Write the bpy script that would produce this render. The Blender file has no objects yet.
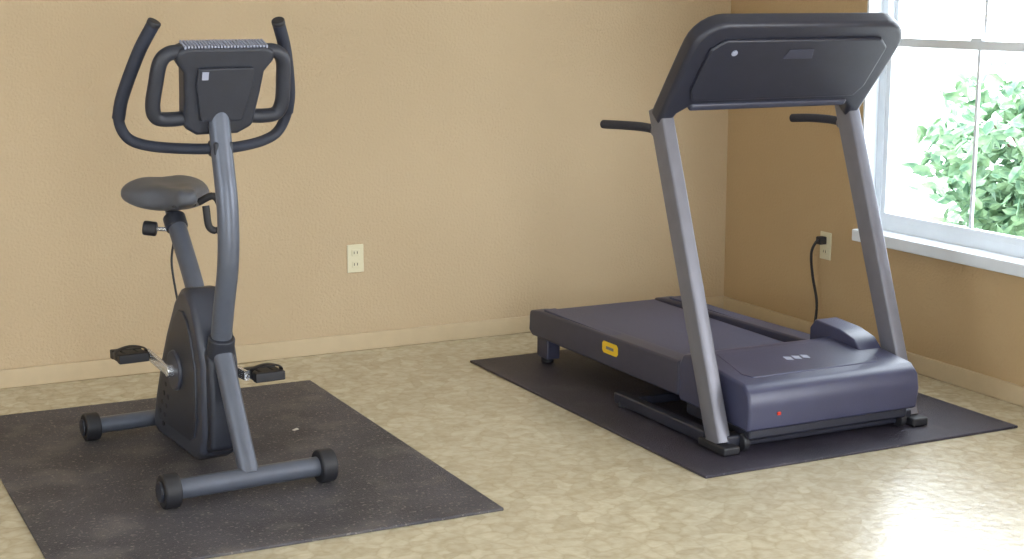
import bpy, math, random
from mathutils import Vector, Matrix
random.seed(7)
S=bpy.context.scene
try:
    S.view_settings.view_transform='Standard'
except Exception: pass
COL=S.collection
def lin(c):
    return tuple((v/255/12.92 if v/255<=.04045 else ((v/255+.055)/1.055)**2.4) for v in c)+(1,)
# ---------------- materials
def mat(name,rgb,rough=.5,metal=0,noise=0,scale=20,bump=0,bscale=200,spec=.5,rgb2=None,lo=.35,hi=.65):
    m=bpy.data.materials.new(name);m.use_nodes=True
    nt=m.node_tree;b=nt.nodes['Principled BSDF']
    b.inputs['Roughness'].default_value=rough;b.inputs['Metallic'].default_value=metal
    b.inputs['Specular IOR Level'].default_value=spec
    tc=nt.nodes.new('ShaderNodeTexCoord')
    n=nt.nodes.new('ShaderNodeTexNoise');n.inputs['Scale'].default_value=scale;n.inputs['Detail'].default_value=5
    nt.links.new(tc.outputs['Object'],n.inputs['Vector'])
    r=nt.nodes.new('ShaderNodeValToRGB')
    c=lin(rgb);
    if rgb2: c2=lin(rgb2)
    else: c2=tuple(v*(1-noise) for v in c[:3])+(1,)
    r.color_ramp.elements[0].color=c2;r.color_ramp.elements[1].color=c
    r.color_ramp.elements[0].position=lo;r.color_ramp.elements[1].position=hi
    nt.links.new(n.outputs['Fac'],r.inputs['Fac']);nt.links.new(r.outputs['Color'],b.inputs['Base Color'])
    if bump:
        n2=nt.nodes.new('ShaderNodeTexNoise');n2.inputs['Scale'].default_value=bscale;n2.inputs['Detail'].default_value=3
        nt.links.new(tc.outputs['Object'],n2.inputs['Vector'])
        bp=nt.nodes.new('ShaderNodeBump');bp.inputs['Strength'].default_value=bump;bp.inputs['Distance'].default_value=.01
        nt.links.new(n2.outputs['Fac'],bp.inputs['Height']);nt.links.new(bp.outputs['Normal'],b.inputs['Normal'])
    return m
M={}
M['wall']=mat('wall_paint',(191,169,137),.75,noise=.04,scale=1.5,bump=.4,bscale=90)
M['wall_shaded']=mat('wall_paint_shaded',(184,157,118),.75,noise=.04,scale=1.5,bump=.4,bscale=90)  # wall paint again, darkened so the colour carries the window wall's shade
M['base']=mat('baseboard_paint',(194,174,142),.55,noise=.05)
M['ceil']=mat('ceiling_paint',(215,213,208),.9,noise=.03)
M['white']=mat('window_vinyl',(225,232,240),.4,noise=.03)
M['plate']=mat('outlet_plastic',(214,206,176),.4,noise=.02)
M['slot']=mat('outlet_slot',(40,34,28),.6)
M['bframe']=mat('bike_grey_paint',(92,97,110),.38,metal=.3,noise=.08)
M['bdark']=mat('bike_dark_plastic',(42,45,56),.45,noise=.15,bump=.1,bscale=300)
M['bshell']=mat('bike_shell_plastic',(58,61,73),.42,noise=.12,scale=6)
M['foam']=mat('foam_grip',(36,41,57),.65,noise=.15,bump=.2,bscale=400)
M['seat']=mat('seat_vinyl',(86,89,98),.42,noise=.1,bump=.15,bscale=250)
M['black']=mat('black_rubber',(35,35,41),.55,noise=.2)
M['chrome']=mat('steel_crank',(215,218,226),.25,metal=.75)
M['tgrey']=mat('treadmill_grey_paint',(114,114,124),.4,metal=.25,noise=.08)
M['tdark']=mat('treadmill_dark_plastic',(43,45,58),.38,noise=.12,bump=.08,bscale=300)
M['thood']=mat('treadmill_hood_plastic',(63,65,91),.36,noise=.12,scale=8,bump=.08,bscale=300)
M['tbelt']=mat('treadmill_belt',(70,71,93),.48,noise=.12,scale=60,bump=.15,bscale=500)
M['trail']=mat('treadmill_rail_plastic',(56,56,74),.42,noise=.1)
M['tpanel']=mat('treadmill_panel_plastic',(62,65,82),.33,noise=.1)
M['yellow']=mat('warning_label',(230,190,40),.5)
M['label']=mat('printed_label',(150,155,175),.5)
M['screen']=mat('lcd_screen',(120,135,120),.15)
M['matb']=mat('mat_rubber',(80,77,83),.6,rgb2=(60,58,64),scale=4,bump=.6,bscale=200)
M['matt']=mat('mat_rubber_blue',(55,51,66),.5,rgb2=(43,41,54),scale=4,bump=.6,bscale=200)
M['leaf']=mat('leaf_green',(142,172,132),.55,rgb2=(66,104,78),scale=9)
M['bark']=mat('bark',(95,80,62),.8,noise=.3)
M['patio']=mat('patio_concrete',(225,225,222),.9,noise=.08,scale=3)
M['red']=mat('red_indicator',(200,50,30),.4)
M['paper']=mat('paper_bit',(220,218,210),.7)
def speck(m,col,scale,th,w=.06,amt=1):
    nt=m.node_tree;b=nt.nodes['Principled BSDF']
    src=b.inputs['Base Color'].links[0].from_socket
    tc=[n for n in nt.nodes if n.type=='TEX_COORD'][0]
    n=nt.nodes.new('ShaderNodeTexNoise');n.inputs['Scale'].default_value=scale;n.inputs['Detail'].default_value=6
    nt.links.new(tc.outputs['Object'],n.inputs['Vector'])
    r=nt.nodes.new('ShaderNodeValToRGB');r.color_ramp.elements[0].position=th;r.color_ramp.elements[1].position=th+w
    r.color_ramp.elements[1].color=(amt,amt,amt,1)
    mx=nt.nodes.new('ShaderNodeMixRGB');mx.inputs['Color2'].default_value=lin(col)
    nt.links.new(n.outputs['Fac'],r.inputs['Fac']);nt.links.new(r.outputs['Color'],mx.inputs['Fac'])
    nt.links.new(src,mx.inputs['Color1']);nt.links.new(mx.outputs['Color'],b.inputs['Base Color'])
speck(M['matb'],(126,120,116),90,.6)
speck(M['matb'],(122,116,112),5.5,.52,.18,.45)
speck(M['matt'],(92,88,100),90,.63)
speck(M['matt'],(98,92,100),5,.56,.16,.35)
# vinyl floor
def floor_mat():
    m=bpy.data.materials.new('vinyl_floor');m.use_nodes=True;nt=m.node_tree;b=nt.nodes['Principled BSDF']
    tc=nt.nodes.new('ShaderNodeTexCoord')
    n0=nt.nodes.new('ShaderNodeTexNoise');n0.inputs['Scale'].default_value=9;n0.inputs['Detail'].default_value=4
    nt.links.new(tc.outputs['Object'],n0.inputs['Vector'])
    mxv=nt.nodes.new('ShaderNodeMixRGB');mxv.inputs['Fac'].default_value=.09
    nt.links.new(tc.outputs['Object'],mxv.inputs['Color1']);nt.links.new(n0.outputs['Color'],mxv.inputs['Color2'])
    v=nt.nodes.new('ShaderNodeTexVoronoi');v.inputs['Scale'].default_value=17
    nt.links.new(mxv.outputs['Color'],v.inputs['Vector'])
    ve=nt.nodes.new('ShaderNodeTexVoronoi');ve.feature='DISTANCE_TO_EDGE';ve.inputs['Scale'].default_value=17
    nt.links.new(mxv.outputs['Color'],ve.inputs['Vector'])
    r=nt.nodes.new('ShaderNodeValToRGB');e=r.color_ramp.elements
    e[0].position=.1;e[0].color=lin((186,176,152));e[1].position=.9;e[1].color=lin((202,193,170))
    nt.links.new(v.outputs['Color'],r.inputs['Fac'])
    r2=nt.nodes.new('ShaderNodeValToRGB');r2.color_ramp.elements[0].color=(.90,.89,.86,1);r2.color_ramp.elements[1].color=(1,1,1,1)
    r2.color_ramp.elements[0].position=0;r2.color_ramp.elements[1].position=.12
    nt.links.new(ve.outputs['Distance'],r2.inputs['Fac'])
    n=nt.nodes.new('ShaderNodeTexNoise');n.inputs['Scale'].default_value=26;n.inputs['Detail'].default_value=6
    nt.links.new(tc.outputs['Object'],n.inputs['Vector'])
    r3=nt.nodes.new('ShaderNodeValToRGB');r3.color_ramp.elements[0].color=(.83,.81,.76,1);r3.color_ramp.elements[1].color=(1,1,1,1)
    r3.color_ramp.elements[0].position=.35;r3.color_ramp.elements[1].position=.6
    nt.links.new(n.outputs['Fac'],r3.inputs['Fac'])
    a=nt.nodes.new('ShaderNodeMixRGB');a.blend_type='MULTIPLY';a.inputs['Fac'].default_value=1
    nt.links.new(r.outputs['Color'],a.inputs['Color1']);nt.links.new(r2.outputs['Color'],a.inputs['Color2'])
    c=nt.nodes.new('ShaderNodeMixRGB');c.blend_type='MULTIPLY';c.inputs['Fac'].default_value=.8
    nt.links.new(a.outputs['Color'],c.inputs['Color1']);nt.links.new(r3.outputs['Color'],c.inputs['Color2'])
    nt.links.new(c.outputs['Color'],b.inputs['Base Color'])
    b.inputs['Roughness'].default_value=.27;b.inputs['Specular IOR Level'].default_value=.75
    bp=nt.nodes.new('ShaderNodeBump');bp.inputs['Strength'].default_value=.2;bp.inputs['Distance'].default_value=.01
    nt.links.new(n.outputs['Fac'],bp.inputs['Height']);nt.links.new(bp.outputs['Normal'],b.inputs['Normal'])
    return m
M['floor']=floor_mat()
# ---------------- mesh helpers
class Ctx: parent=None; off=Vector((0,0,0))
def mk(name,verts,faces,m,smooth=False,bevel=0,seg=3,sub=0):
    me=bpy.data.meshes.new(name);me.from_pydata([tuple(Vector(v)-Ctx.off) for v in verts],[],faces)
    import bmesh
    bm=bmesh.new();bm.from_mesh(me);bmesh.ops.recalc_face_normals(bm,faces=bm.faces);bm.to_mesh(me);bm.free()
    me.materials.append(m)
    o=bpy.data.objects.new(name,me);COL.objects.link(o)
    if smooth or bevel:
        for p in me.polygons:p.use_smooth=True
    if bevel:
        bv=o.modifiers.new('bevel','BEVEL');bv.width=bevel;bv.segments=seg;bv.limit_method='ANGLE';bv.angle_limit=math.radians(40)
        wn=o.modifiers.new('wn','WEIGHTED_NORMAL');wn.keep_sharp=False
    if sub:
        sb=o.modifiers.new('sub','SUBSURF');sb.levels=sub;sb.render_levels=sub
    if Ctx.parent: o.parent=Ctx.parent
    return o
def boxdata(lo,hi):
    x0,y0,z0=lo;x1,y1,z1=hi
    v=[(x0,y0,z0),(x1,y0,z0),(x1,y1,z0),(x0,y1,z0),(x0,y0,z1),(x1,y0,z1),(x1,y1,z1),(x0,y1,z1)]
    f=[(0,3,2,1),(4,5,6,7),(0,1,5,4),(1,2,6,5),(2,3,7,6),(3,0,4,7)]
    return v,f
def box(name,lo,hi,m,bevel=0,seg=3):
    v,f=boxdata(lo,hi);return mk(name,v,f,m,bevel=bevel,seg=seg)
def boxes(name,lst,m,bevel=0):
    V=[];F=[]
    for lo,hi in lst:
        v,f=boxdata(lo,hi);k=len(V);V+=v;F+=[tuple(i+k for i in q) for q in f]
    return mk(name,V,F,m,bevel=bevel)
def obox(name,c,size,m,rx=0,ry=0,rz=0,bevel=0):
    R=Matrix.Rotation(rz,3,'Z')@Matrix.Rotation(ry,3,'Y')@Matrix.Rotation(rx,3,'X')
    v,f=boxdata([-s/2 for s in size],[s/2 for s in size])
    v=[R@Vector(p)+Vector(c) for p in v]
    return mk(name,v,f,m,bevel=bevel)
def prism(name,outline,fn,a,b,m,bevel=0,seg=3):
    n=len(outline)
    V=[fn(p,q,a) for p,q in outline]+[fn(p,q,b) for p,q in outline]
    F=[tuple(range(n)),tuple(range(2*n-1,n-1,-1))]+[(i,(i+1)%n,n+(i+1)%n,n+i) for i in range(n)]
    return mk(name,V,F,m,bevel=bevel,seg=seg)
def catmull(P,n=8,closed=False):
    P=[Vector(p) for p in P]
    if len(P)<3:return P
    out=[];N=len(P)
    rng=range(N if closed else N-1)
    for i in rng:
        if closed:p0,p1,p2,p3=P[i-1],P[i],P[(i+1)%N],P[(i+2)%N]
        else:
            p1,p2=P[i],P[i+1];p0=P[i-1] if i else p1*2-p2;p3=P[i+2] if i+2<N else p2*2-p1
        for k in range(n):
            t=k/n
            out.append(.5*((2*p1)+(-p0+p2)*t+(2*p0-5*p1+4*p2-p3)*t*t+(-p0+3*p1-3*p2+p3)*t**3))
    if not closed: out.append(P[-1])
    return out
def sweep(name,pts,rx,ry,m,smooth=8,up=(1,0,0),nseg=16,square=0,closed=False,taper=None,bevel=0):
    P=catmull(pts,smooth,closed) if smooth else [Vector(p) for p in pts]
    N=len(P);V=[];F=[];U=Vector(up)
    for i,p in enumerate(P):
        if closed:t=(P[(i+1)%N]-P[i-1])
        else:t=(P[min(i+1,N-1)]-P[max(i-1,0)])
        t.normalize()
        a=U-t*U.dot(t)
        if a.length<1e-4:a=Vector((0,1,0))-t*t.y
        a.normalize();b=t.cross(a)
        k=1 if not taper else taper(i/(N-1))
        if square:
            prof=[];c=square
            for sx,sy in((1,1),(-1,1),(-1,-1),(1,-1)):
                for j in range(4):
                    ang=math.atan2(sy,sx)-math.pi/4+j/3*math.pi/2
                    prof.append((sx*(rx-c)+c*math.cos(ang),sy*(ry-c)+c*math.sin(ang)))
        else:
            prof=[(rx*math.cos(2*math.pi*j/nseg),ry*math.sin(2*math.pi*j/nseg)) for j in range(nseg)]
        for q in prof:V.append(p+a*q[0]*k+b*q[1]*k)
    n=len(prof)
    for i in range(N if closed else N-1):
        for j in range(n):
            F.append((i*n+j,i*n+(j+1)%n,((i+1)%N)*n+(j+1)%n,((i+1)%N)*n+j))
    if not closed:F.append(tuple(range(n)));F.append(tuple(range((N-1)*n,N*n)))
    o=mk(name,V,F,m,smooth=True)
    if square or not closed:
        es=o.modifiers.new('es','EDGE_SPLIT');es.split_angle=math.radians(50)
    return o
def cyl(name,a,b,r,m,bevel=0,n=28,r2=None):
    a=Vector(a);b=Vector(b);t=(b-a).normalized()
    u=t.orthogonal().normalized();w=t.cross(u);r2=r if r2 is None else r2
    V=[a+(u*math.cos(2*math.pi*i/n)+w*math.sin(2*math.pi*i/n))*r for i in range(n)]+[b+(u*math.cos(2*math.pi*i/n)+w*math.sin(2*math.pi*i/n))*r2 for i in range(n)]
    F=[tuple(range(n)),tuple(range(2*n-1,n-1,-1))]+[(i,(i+1)%n,n+(i+1)%n,n+i) for i in range(n)]
    return mk(name,V,F,m,smooth=True,bevel=bevel or .0008,seg=2)
def empty(name,loc,rz=0):
    e=bpy.data.objects.new(name,None);e.location=loc;e.rotation_euler=(0,0,rz);e.empty_display_size=.1;COL.objects.link(e);return e
# ---------------- room
X0,X1,Y0,Y1,H=-1.8,4.18,-1.6,6.10,2.5
T=.14
box('floor',(X0-T,Y0-T,-.1),(X1+T,Y1+T,0),M['floor'])
box('ceiling',(X0-T,Y0-T,H),(X1+T,Y1+T,H+.1),M['ceil'])
box('wall_back',(X0-T,Y1,0),(X1+T,Y1+T,H),M['wall'])
WA=(3.98,5.12,.53,2.08)
WB=(.7,2.5,.53,2.08)  # unseen second opening, added to let light into the room
def wall_open(name,fixed0,fixed1,a0,a1,opens,m,axis):
    lst=[];cur=a0
    def B(p,q,z0,z1):
        if axis=='x':lst.append(((fixed0,p,z0),(fixed1,q,z1)))
        else:lst.append(((p,fixed0,z0),(q,fixed1,z1)))
    for o0,o1,z0,z1 in sorted(opens):
        B(cur,o0,0,H)
        if z0>0:B(o0,o1,0,z0)
        B(o0,o1,z1,H);cur=o1
    B(cur,a1,0,H)
    return boxes(name,lst,m)
wall_open('wall_right',X1,X1+T,Y0,Y1,[WA,WB],M['wall_shaded'],'x')
wall_open('wall_left',X0-T,X0,Y0,Y1,[(1.2,3.2,.6,2.08)],M['wall'],'x')  # opening in the unseen left wall, added to admit sky light
wall_open('wall_front',Y0-T,Y0,X0,X1,[(-.6,2.2,0,2.1)],M['wall'],'y')  # door-sized opening behind the camera, added for light
box('baseboard_back',(X0,Y1-.013,0),(X1,Y1,.075),M['base'],bevel=.004)
box('baseboard_right',(X1-.013,Y0,0),(X1,Y1-.013,.075),M['base'],bevel=.004)
def window(name,y0,y1,z0,z1,mull=True):
    e=empty(name,(X1,(y0+y1)/2,z0));Ctx.parent=e;Ctx.off=Vector(e.location)
    W=M['white']
    boxes('reveal_lining',[((X1,y0,z0),(X1+T,y0+.012,z1)),((X1,y1-.012,z0),(X1+T,y1,z1)),((X1,y0,z1-.012),(X1+T,y1,z1))],W)
    xa,xb=X1+.07,X1+.12
    fw=.05
    boxes('outer_frame',[((xa,y0+.012,z0),(xb,y0+fw,z1)),((xa,y1-fw,z0),(xb,y1-.012,z1)),((xa,y0+fw,z0),(xb,y1-fw,z0+.045)),((xa,y0+fw,z1-fw),(xb,y1-fw,z1-.012))],W)
    zm=1.315
    boxes('lower_sash',[((xa+.005,y0+fw,zm-.022),(xa+.035,y1-fw,zm+.012)),((xa+.005,y0+fw,z0+.045),(xa+.03,y0+fw+.025,zm)),((xa+.005,y1-fw-.025,z0+.045),(xa+.03,y1-fw,zm)),((xa+.001,y0+fw,z0+.04),(xa+.03,y1-fw,z0+.075))],W)
    boxes('upper_sash',[((xa+.032,y0+fw,zm+.0),(xa+.047,y0+fw+.024,z1-fw)),((xa+.032,y1-fw-.024,zm),(xa+.047,y1-fw,z1-fw)),((xa+.032,y0+fw,z1-fw-.03),(xa+.047,y1-fw,z1-fw))],W)
    ym=(y0+y1)/2+.0
    boxes('mullion_bars',[((xa+.012,ym-.007,z0+.07),(xa+.022,ym+.007,zm-.02)),((xa+.036,ym-.007,zm+.01),(xa+.044,ym+.007,z1-fw-.03))],W)
    box('sill',(X1-.035,y0-.03,z0-.045),(X1+T+.02,y1+.0,z0+.004),W,bevel=.005)
    box('sash_lock',(xa-.008,ym-.03,zm+.012),(xa+.02,ym+.03,zm+.024),W,bevel=.003)
    Ctx.parent=None;Ctx.off=Vector((0,0,0))
window('window_1',*WA);window('added_window',*WB)  # the second window is out of view, added as a light source
def outlet(name,c,axis):
    e=empty(name,c);Ctx.parent=e
    P=(lambda p,q,t:(p,-t,q)) if axis=='y' else (lambda p,q,t:(-t,p,q))
    def rb(n,x0,z0,x1,z1,a,b,m,bv=.002):prism(n,[(x0,z0),(x1,z0),(x1,z1),(x0,z1)],P,a,b,m,bevel=bv)
    rb('cover_plate',-.037,-.06,.037,.06,0,.006,M['plate'],.003)
    for i,z in enumerate((-.025,.025)):
        rb('socket_%d'%i,-.017,z-.014,.017,z+.014,.005,.009,M['plate'])
        for j,x in enumerate((-.007,.007)):rb('slot_%d_%d'%(i,j),x-.0015,z-.005,x+.0015,z+.006,.0088,.0095,M['slot'],.0003)
    Ctx.parent=None;return e
outlet('wall_outlet',(2.295,Y1,.40),'y')
outlet('wall_outlet.001',(X1,5.33,.43),'x')
def rmat(name,x0,x1,y0,y1,m):
    box(name,(x0,y0,0),(x1,y1,.009),m,bevel=.003)
rmat('exercise_mat',.645,1.932,3.93,5.66,M['matb'])
rmat('exercise_mat.001',2.635,3.945,3.92,5.68,M['matt'])
MZ=.0095
# paper bits
mk('paper_scrap',[(1.64,4.99,.0105),(1.662,5.0,.0105),(1.658,5.012,.013),(1.636,5.002,.0105),(1.64,4.99,.0098),(1.662,5.0,.0098),(1.658,5.012,.0123),(1.636,5.002,.0098)],[(0,1,2,3),(7,6,5,4),(0,4,5,1),(1,5,6,2),(2,6,7,3),(3,7,4,0)],M['paper'])
# ---------------- exercise bike
bike=empty('exercise_bike',(1.296,4.385,MZ),math.radians(4));Ctx.parent=bike
def stab(tag,y,r,hw,cr):
    sweep(tag+'_stabilizer',[(-hw,y,cr),(hw,y,cr)],r,r,M['bframe'],smooth=0,up=(0,0,1),nseg=24)
    for s in(-1,1):
        cyl('%s_cap_%s'%(tag,'l' if s<0 else 'r'),(s*(hw-.03),y,cr),(s*(hw+.022),y,cr),cr,M['black'],bevel=.008)
        cyl('%s_capring_%s'%(tag,'l' if s<0 else 'r'),(s*(hw+.02),y,cr),(s*(hw+.03),y,cr),cr*.6,M['bdark'],bevel=.004)
stab('front',0,.031,.252,.053)
stab('rear',.825,.028,.255,.048)
sweep('front_strut',[(0,0,.065),(0,.20,.40)],.031,.028,M['bframe'],smooth=0,nseg=20)
sweep('main_post',[(0,.25,.30),(0,.22,.40),(0,.175,.54),(0,.12,.70),(0,.11,.86),(0,.14,1.02),(0,.165,1.15)],.033,.030,M['bframe'],nseg=24)
sweep('rear_frame_tube',[(0,.55,.07),(0,.825,.05)],.030,.028,M['bframe'],smooth=0)
cyl('post_collar',(0,.222,.385),(0,.20,.45),.042,M['bdark'],bevel=.006)
side=lambda p,q,t:(t,p,q)
hout=[(.32,.03),(.255,.06),(.225,.14),(.22,.36),(.265,.48),(.30,.545),(.35,.58),(.41,.575),(.47,.53),(.565,.41),(.63,.31),(.71,.16),(.745,.07),(.72,.03)]
prism('flywheel_housing',hout,side,-.062,.062,M['bshell'],bevel=.022,seg=4)
def shrink(P,k,c):return [((p-c[0])*k+c[0],(q-c[1])*k+c[1]) for p,q in P]
for s in(-1,1):
    t='l' if s<0 else 'r'
    prism('housing_side_panel_'+t,shrink(hout,.76,(.44,.28)),side,s*.058,s*.068,M['bdark'],bevel=.004)
    cyl('crank_cover_'+t,(s*.06,.455,.30),(s*.08,.455,.30),.066,M['bshell'],bevel=.008,n=36)
    cyl('crank_hub_'+t,(s*.078,.455,.30),(s*.10,.455,.30),.02,M['chrome'],bevel=.003)
    for i in range(4):
        for j in range(2):
            a=.545+.022*i+.02*j;b=.19-.035*i+.04*j
            cyl('vent_%d_%d_%s'%(i,j,t),(s*.064,a,b),(s*.0695,a,b),.009,M['black'],n=16)
prism('front_boot',[(.20,.09),(.185,.20),(.195,.38),(.25,.42),(.30,.3),(.30,.05)],side,-.047,.047,M['bdark'],bevel=.015)
for s,py,pz,tag in((-1,.63,.325,'l'),(1,.275,.298,'r')):
    sweep('crank_arm_'+tag,[(s*.092,.455,.30),(s*.105,py,pz)],.008,.016,M['chrome'],smooth=0,up=(1,0,0),square=.004)
    cyl('pedal_axle_'+tag,(s*.10,py,pz),(s*.215,py,pz),.008,M['chrome'])
    boxes('pedal_'+tag,[((s*.165-.050,py-.055,pz-.015),(s*.165+.050,py-.028,pz+.015)),((s*.165-.050,py+.028,pz-.015),(s*.165+.050,py+.055,pz+.015)),((s*.165-.050,py-.03,pz-.012),(s*.165-.025,py+.03,pz+.012)),((s*.165+.025,py-.03,pz-.012),(s*.165+.050,py+.03,pz+.012)),((s*.165-.020,py-.03,pz-.013),(s*.165+.020,py+.03,pz+.013))],M['black'],bevel=.004)
    sweep('pedal_strap_'+tag,[(s*.165-.05,py-.01,pz),(s*.165-.047,py-.015,pz+.022),(s*.165,py-.018,pz+.034),(s*.165+.047,py-.015,pz+.022),(s*.165+.05,py-.01,pz)],.016,.003,M['black'],up=(0,1,0),nseg=8)
# seat post
sweep('seat_tube',[(0,.39,.50),(0,.46,.60),(0,.60,.755)],.030,.033,M['bframe'],nseg=20)
cyl('seat_tube_collar',(0,.59,.74),(0,.622,.775),.037,M['bdark'],bevel=.005)
sweep('seat_post',[(0,.60,.75),(0,.645,.80),(0,.65,.835)],.022,.022,M['bframe'])
cyl('adjust_knob_stem',(0,.59,.735),(-.075,.625,.74),.007,M['chrome'])
cyl('adjust_knob',(-.06,.615,.738),(-.10,.635,.744),.024,M['black'],bevel=.006)
obox('seat_clamp',(0,.645,.832),(.07,.13,.03),M['black'],bevel=.006)
sweep('tension_cable',[(-.01,.60,.70),(-.02,.60,.62),(-.02,.55,.50),(-.02,.50,.45)],.004,.004,M['black'],nseg=8)
V=[];F=[];NS=18;NR=24
for i in range(NS+1):
    t=i/NS; y=.45+t*.31
    w=.034+.117*(1/(1+math.exp(-(t-.45)*10)));
    if t<.12:w*=math.sqrt(max(.05,1-((.12-t)/.12)**2))
    if t>.85:w*=math.sqrt(max(.04,1-((t-.85)/.15)**2*.96))
    hh=.026+.020*min(1,t*2)
    if t>.85:hh*=math.sqrt(max(.15,1-((t-.85)/.15)**2*.85))
    if t<.1:hh*=.6+4*t
    zc=.845+.012*math.cos(t*math.pi*2)*.6+.010*t
    for j in range(NR):
        a=2*math.pi*j/NR;ca,sa=math.cos(a),math.sin(a)
        x=w*math.copysign(abs(ca)**.75,ca);z=hh*math.copysign(abs(sa)**.8,sa)
        if sa>0:z-=.010*math.exp(-(x/.022)**2)*(1 if t>.3 else .3)
        z-= .008*(abs(x)/.14)**2
        V.append((x,y,zc+z))
for i in range(NS):
    for j in range(NR):F.append((i*NR+j,i*NR+(j+1)%NR,(i+1)*NR+(j+1)%NR,(i+1)*NR+j))
F.append(tuple(range(NR)));F.append(tuple(range(NS*NR,(NS+1)*NR)))
mk('saddle',V,F,M['seat'],smooth=True,sub=1)
sweep('saddle_rail_l',[(-.03,.5,.825),(-.035,.6,.82),(-.05,.70,.83)],.006,.006,M['black'])
sweep('saddle_rail_r',[(.03,.5,.825),(.035,.6,.82),(.05,.70,.83)],.006,.006,M['black'])
sweep('hanging_cable',[(.05,.52,.83),(.095,.5,.85),(.115,.49,.81),(.11,.485,.745),(.075,.49,.75),(.068,.50,.82)],.012,.012,M['black'])
# handlebar
hb=[(-.192,.145,1.410),(-.228,.185,1.325),(-.262,.245,1.20),(-.268,.28,1.13),(-.240,.29,1.07),(-.18,.265,1.045),(-.08,.20,1.037),(0,.17,1.037)]
hb=hb+[(-x,y,z) for x,y,z in hb[-2::-1]]
sweep('handlebar',hb,.0165,.0165,M['foam'],up=(0,1,0))
for s in(-1,1):
    sweep('grip_'+('l' if s<0 else 'r'),[(s*abs(x),y,z) for x,y,z in hb[:4]],.0195,.0195,M['foam'],up=(0,1,0))
    cyl('grip_end_'+('l' if s<0 else 'r'),(s*.195,.148,1.403),(s*.189,.141,1.417),.0205,M['black'],bevel=.004)
obox('handlebar_clamp',(0,.155,1.037),(.06,.07,.05),M['bdark'],bevel=.01)
# console
ta=math.radians(20);cc=Vector((0.005,.15,1.227))
def cf(p,q,t):
    return cc+Vector((p,-q*math.sin(ta)+t*math.cos(ta),q*math.cos(ta)+t*math.sin(ta)))
prism('console_body',[(-.07,-.15),(.06,-.15),(.105,-.125),(.118,-.02),(.125,.05),(.15,.085),(.15,.118),(.12,.13),(-.12,.13),(-.15,.118),(-.15,.085),(-.125,.05),(-.118,-.02),(-.110,-.125)],cf,-.03,.035,M['bdark'],bevel=.014,seg=4)
prism('console_back_cover',[(-.065,-.10),(.065,-.10),(.09,.02),(.085,.07),(-.085,.07),(-.09,.02)],cf,-.042,-.028,M['bdark'],bevel=.006)
prism('console_screen',[(-.06,.0),(.06,.0),(.06,.06),(-.06,.06)],cf,.034,.038,M['screen'],bevel=.001)
prism('console_back_label',[(-.075,.035),(-.055,.035),(-.055,.06),(-.075,.06)],cf,-.0435,-.041,M['label'],bevel=.0005)
for i in range(3):prism('console_button_%d'%i,[(-.045+.035*i,-.05),(-.02+.035*i,-.05),(-.02+.035*i,-.035),(-.045+.035*i,-.035)],cf,.034,.039,M['label'],bevel=.001)
for i in range(26):
    p=-.125+.25*i/25
    prism('console_rib_%d'%i,[(p-.003,.11),(p+.003,.11),(p+.003,.134),(p-.003,.134)],cf,-.024,.028,M['label'],bevel=.001)
for s in(-1,1):
    sweep('console_side_loop_'+('l' if s<0 else 'r'),[cf(s*.12,.108,0),cf(s*.165,.103,0),cf(s*.190,.075,0),cf(s*.198,.01,0),cf(s*.202,-.06,.0),cf(s*.187,-.098,0),cf(s*.14,-.105,0),cf(s*.085,-.10,0)],.023,.022,M['bdark'],up=(0,1,0))
Ctx.parent=None
# ---------------- treadmill
TO=Vector((3.22,4.1,0));tm=empty('treadmill',TO);Ctx.parent=tm;Ctx.off=TO
zf=MZ
for x,dy,he,tag in((2.832,-.03,4.93,'l'),(3.628,-.03,4.86,'r')):
    sweep('upright_'+tag,[(x,4.170+dy,zf+.022),(x,4.575+dy,1.12)],.025,.041,M['tgrey'],smooth=0,up=(1,0,0),square=.008)
    box('upright_foot_'+tag,(x-.033,4.09+dy,zf),(x+.033,4.25+dy,zf+.03),M['black'],bevel=.008)
    box('base_rail_'+tag,(x-.02,4.2,zf+.008),(x+.02,4.80,zf+.05),M['tdark'],bevel=.006)
    cyl('base_pad_'+tag,(x,4.76,zf),(x,4.76,zf+.02),.024,M['black'])
    cyl('rail_bracket_'+tag,(x,4.535+dy,1.03),(x,4.60+dy,1.04),.022,M['tgrey'],bevel=.004)
    sweep('handrail_'+tag,[(x,4.54+dy,1.035),(x,4.65+dy,1.045),(x,4.78+dy,1.043),(x,he,1.035)],.016,.016,M['foam'],up=(1,0,0))
box('base_crossbar',(2.84,4.10,zf+.012),(3.62,4.16,zf+.055),M['tdark'],bevel=.008)
box('base_crossbar_rear',(2.84,4.70,zf+.012),(3.62,4.74,zf+.045),M['tdark'],bevel=.006)
for s,x in((0,2.9),(1,3.56)):
    cyl('transport_wheel_%d'%s,(x-.012,4.10,zf+.03),(x+.012,4.10,zf+.03),.03,M['black'],bevel=.004)
sweep('lift_strut',[(3.15,4.72,.05),(3.15,4.95,.15)],.014,.014,M['tgrey'],smooth=0)
hood=[(4.045,.085),(4.035,.16),(4.045,.212),(4.08,.243),(4.25,.262),(4.40,.275),(4.445,.268),(4.465,.235),(4.465,.10)]
prism('motor_hood',hood,side,2.878,3.592,M['thood'],bevel=.012,seg=4)
box('hood_lower_lip',(2.90,4.06,.05),(3.565,4.45,.11),M['tdark'],bevel=.012)
def ht(y):return .243+(y-4.08)*(.275-.243)/.32
def hp(p,q,t):return (p,q,ht(q)+t)
prism('hood_top_inset',[(2.95,4.12),(3.47,4.12),(3.50,4.16),(3.47,4.37),(2.97,4.37),(2.93,4.16)],hp,-.003,.0035,M['thood'],bevel=.003)
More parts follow.
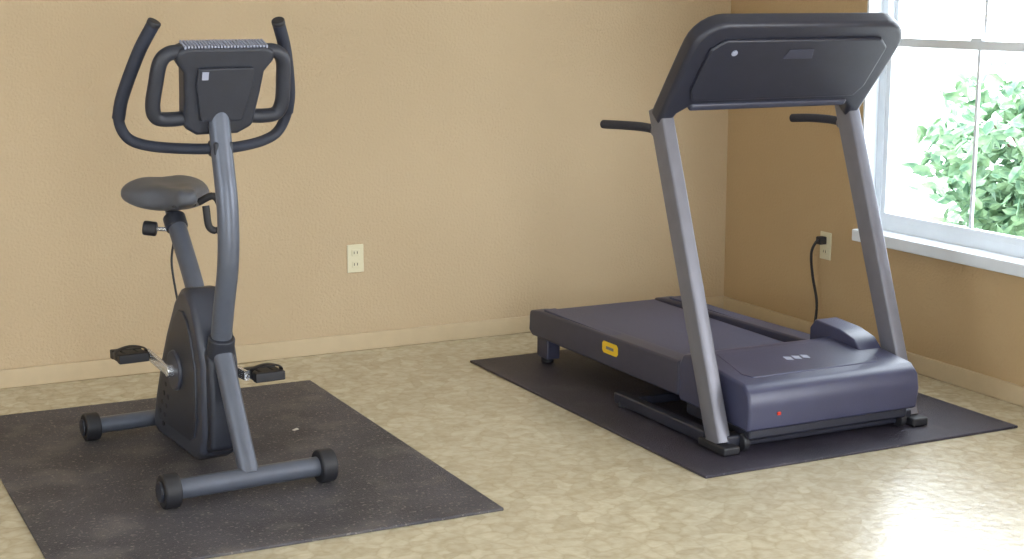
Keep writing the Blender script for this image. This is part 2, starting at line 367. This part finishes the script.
for i in range(3):
    x=3.17+.035*i
    prism('hood_emblem_%d'%i,[(x,4.235),(x+.022,4.225),(x+.03,4.255),(x+.006,4.265)],hp,.003,.0045,M['label'])
prism('hood_side_cap',[(4.24,.26),(4.28,.295),(4.36,.315),(4.50,.325),(4.53,.29),(4.53,.22),(4.24,.22)],side,3.49,3.59,M['thood'],bevel=.006)
box('hood_indicator',(2.99,4.032,.135),(3.003,4.042,.146),M['red'],bevel=.002)
for x0,x1,tag in((2.872,2.955,'l'),(3.475,3.565,'r')):
    prism('side_rail_'+tag,[(4.458,.115),(4.458,.240),(4.50,.242),(5.52,.225),(5.60,.215),(5.61,.13),(5.58,.112)],side,x0,x1,M['trail'],bevel=.010,seg=4)
    box('rail_tread_'+tag,(x0+.015,4.52,.222),(x1-.015,5.50,.2345),M['tbelt'],bevel=.002)
    box('rear_leg_'+tag,(x0+.010,5.46,zf+.02),(x1-.012,5.555,.135),M['trail'],bevel=.008)
    cyl('rear_foot_'+tag,(x0+.037,5.51,zf),(x0+.037,5.51,zf+.03),.026,M['black'],bevel=.004)
box('walking_belt',(2.962,4.45,.15),(3.468,5.58,.216),M['tbelt'],bevel=.02)
box('deck_board',(2.95,4.45,.12),(3.48,5.52,.155),M['tdark'],bevel=.005)
box('rear_end_cap',(2.88,5.565,.125),(3.55,5.625,.205),M['trail'],bevel=.015)
box('under_deck_bar_l',(2.99,4.3,.075),(3.03,5.2,.12),M['tdark'],bevel=.005)
box('under_deck_bar_r',(3.40,4.3,.075),(3.44,5.2,.12),M['tdark'],bevel=.005)
prism('warning_label',[(4.875,.175),(4.885,.165),(4.98,.165),(4.99,.175),(4.99,.20),(4.98,.21),(4.885,.21),(4.875,.20)],side,2.8700,2.8740,M['yellow'])
prism('warning_label_print',[(4.905,.182),(4.96,.182),(4.96,.193),(4.905,.193)],side,2.8690,2.8710,M['tgrey'])
cb=Vector((3.225,4.525,1.095));tp=Vector((3.222,4.25,1.425))
dv=(tp-cb);dv.x=0;dv.normalize();nv=Vector((0,dv.z,-dv.y))
if nv.y<0:nv=-nv
Lc=.4296
def tf(p,q,t):return cb+Vector((p,0,0))+dv*q+nv*t
out=[(-.425,-.02),(-.375,-.02),(-.36,.03),(-.325,.06),(-.25,.068),(.25,.068),(.325,.06),(.36,.03),(.375,-.02),(.425,-.02),(.428,.08),(.432,.2),(.434,.28)]
for a in range(0,91,15):
    r=.11;out.append((.434-r+r*math.cos(math.radians(a)),Lc-r+r*math.sin(math.radians(a))))
out=out+[(-x,y) for x,y in reversed(out[10:])]
prism('console_frame',out,tf,-.032,.036,M['tdark'],bevel=.018,seg=4)
prism('console_back_panel',[(-.34,.10),(.34,.10),(.365,.15),(.365,Lc-.10),(.32,Lc-.06),(-.32,Lc-.06),(-.365,Lc-.10),(-.365,.15)],tf,-.044,-.028,M['tdark'],bevel=.012,seg=4)
prism('console_back_recess',[(-.06,Lc-.14),(.06,Lc-.14),(.05,Lc-.10),(-.05,Lc-.10)],tf,-.047,-.042,M['tpanel'],bevel=.002)
prism('console_lower_lip',[(-.33,.05),(.33,.05),(.33,.08),(-.33,.08)],tf,-.04,.045,M['tpanel'],bevel=.01)
cyl('console_screw',tf(-.27,Lc-.11,-.04),tf(-.27,Lc-.11,-.049),.011,M['label'])
prism('console_display',[(-.13,.2),(.13,.2),(.13,.32),(-.13,.32)],tf,.035,.039,M['screen'],bevel=.002)
for i in range(6):prism('console_key_%d'%i,[(-.15+.055*i,.13),(-.11+.055*i,.13),(-.11+.055*i,.155),(-.15+.055*i,.155)],tf,.035,.040,M['label'],bevel=.002)
prism('console_tray',[(-.36,.14),(-.2,.14),(-.2,.34),(-.36,.34)],tf,.035,.042,M['tpanel'],bevel=.005)
prism('console_tray_b',[(.36,.14),(.2,.14),(.2,.34),(.36,.34)],tf,.035,.042,M['tpanel'],bevel=.005)
Ctx.parent=None;Ctx.off=Vector((0,0,0))
# power cord
pc=empty('power_cord',(4.15,5.33,.40));Ctx.parent=pc;Ctx.off=Vector(pc.location)
sweep('cable',[(4.145,5.33,.455),(4.12,5.325,.45),(4.105,5.335,.40),(4.12,5.34,.30),(4.14,5.33,.18),(4.13,5.33,.07),(4.08,5.29,.012),(3.98,5.25,.02),(3.80,5.15,.017),(3.45,4.9,.017)],.006,.006,M['black'],up=(0,0,1))
box('plug',(4.135,5.315,.438),(4.171,5.348,.472),M['black'],bevel=.005)
Ctx.parent=None;Ctx.off=Vector((0,0,0))
# ---------------- outside
box('patio_ground',(X1+T+.01,-20,-.25),(45,45,-.15),M['patio'])
def shrub(name,c,r,n,ls):
    e=empty(name,(c[0],c[1],-.15));Ctx.parent=e;Ctx.off=Vector(e.location)
    V=[];F=[]
    lobes=[(Vector(c)+Vector((random.uniform(-.6,.6)*r[0],random.uniform(-.7,.7)*r[1],random.uniform(-.5,.6)*r[2])),random.uniform(.35,.55)) for _ in range(20)]
    for _ in range(n):
        lc,lr=random.choice(lobes)
        d=Vector((random.gauss(0,1),random.gauss(0,1),random.gauss(0,1))).normalized()
        p=lc+Vector((d.x*r[0],d.y*r[1],d.z*r[2]))*lr*random.uniform(.6,1.12)
        if p.z<-.12:continue
        t=Vector((random.uniform(-1,1),random.uniform(-1,1),random.uniform(-.8,.6))).normalized()
        w=t.cross(Vector((random.uniform(-1,1),random.uniform(-1,1),random.uniform(-1,1)))).normalized()
        L=ls*random.uniform(.7,1.3);W=L*.26
        up=t.cross(w)*L*.08
        k=len(V)
        V+=[p,p+t*L*.35+w*W+up,p+t*L*.75+w*W*.7+up,p+t*L,p+t*L*.75-w*W*.7+up,p+t*L*.35-w*W+up]
        F+=[(k,k+1,k+2,k+3),(k,k+3,k+4,k+5)]
    me=bpy.data.meshes.new('leaves');me.from_pydata([tuple(v-Ctx.off) for v in V],[],F);me.materials.append(M['leaf'])
    o=bpy.data.objects.new('leaves',me);COL.objects.link(o);o.parent=e
    for i in range(9):
        a=i*.7;sweep('branch_%d'%i,[(c[0]+.05*math.cos(a),c[1]+.05*math.sin(a),-.16),(c[0]+.2*r[0]*math.cos(a),c[1]+.2*r[1]*math.sin(a),c[2]-.1),(c[0]+.55*r[0]*math.cos(a),c[1]+.55*r[1]*math.sin(a),c[2]+.45*r[2])],.018,.018,M['bark'],taper=lambda t:1-.7*t,nseg=8)
    Ctx.parent=None;Ctx.off=Vector((0,0,0))
shrub('garden_shrub',(7.28,6.74,.30),(.95,1.25,.90),4400,.12)
# ---------------- light
w=bpy.data.worlds.new('world');S.world=w;w.use_nodes=True
bg=w.node_tree.nodes['Background'];bg.inputs['Color'].default_value=(.84,.93,1,1);bg.inputs['Strength'].default_value=8.5
def area(name,loc,rot,sx,sy,p,col):
    l=bpy.data.lights.new(name,'AREA');l.shape='RECTANGLE';l.size=sx;l.size_y=sy;l.energy=p;l.color=col
    o=bpy.data.objects.new(name,l);o.location=loc;o.rotation_euler=rot;COL.objects.link(o)
area('added_fill_right',(X1+.20,1.6,1.3),(0,math.radians(90),0),1.5,1.7,80,(.98,.98,1))  # added fill lamp outside the unseen right window, brightens the room
area('added_fill_front',(.8,Y0-.2,1.1),(math.radians(90),0,0),2.7,2.0,18,(1,.95,.88))  # weak fill lamp added behind the camera at the made-up door opening
# ---------------- camera
cam=bpy.data.cameras.new('camera');co=bpy.data.objects.new('camera',cam);COL.objects.link(co)
f=1548.;th=math.atan(284.5/f)
cam.sensor_width=36;cam.lens=f/1024*36;cam.clip_start=.05
yaw=math.atan2(.446,.895)
co.location=(0,0,1.5);co.rotation_euler=(math.radians(90)-th,0,-yaw)
S.camera=co
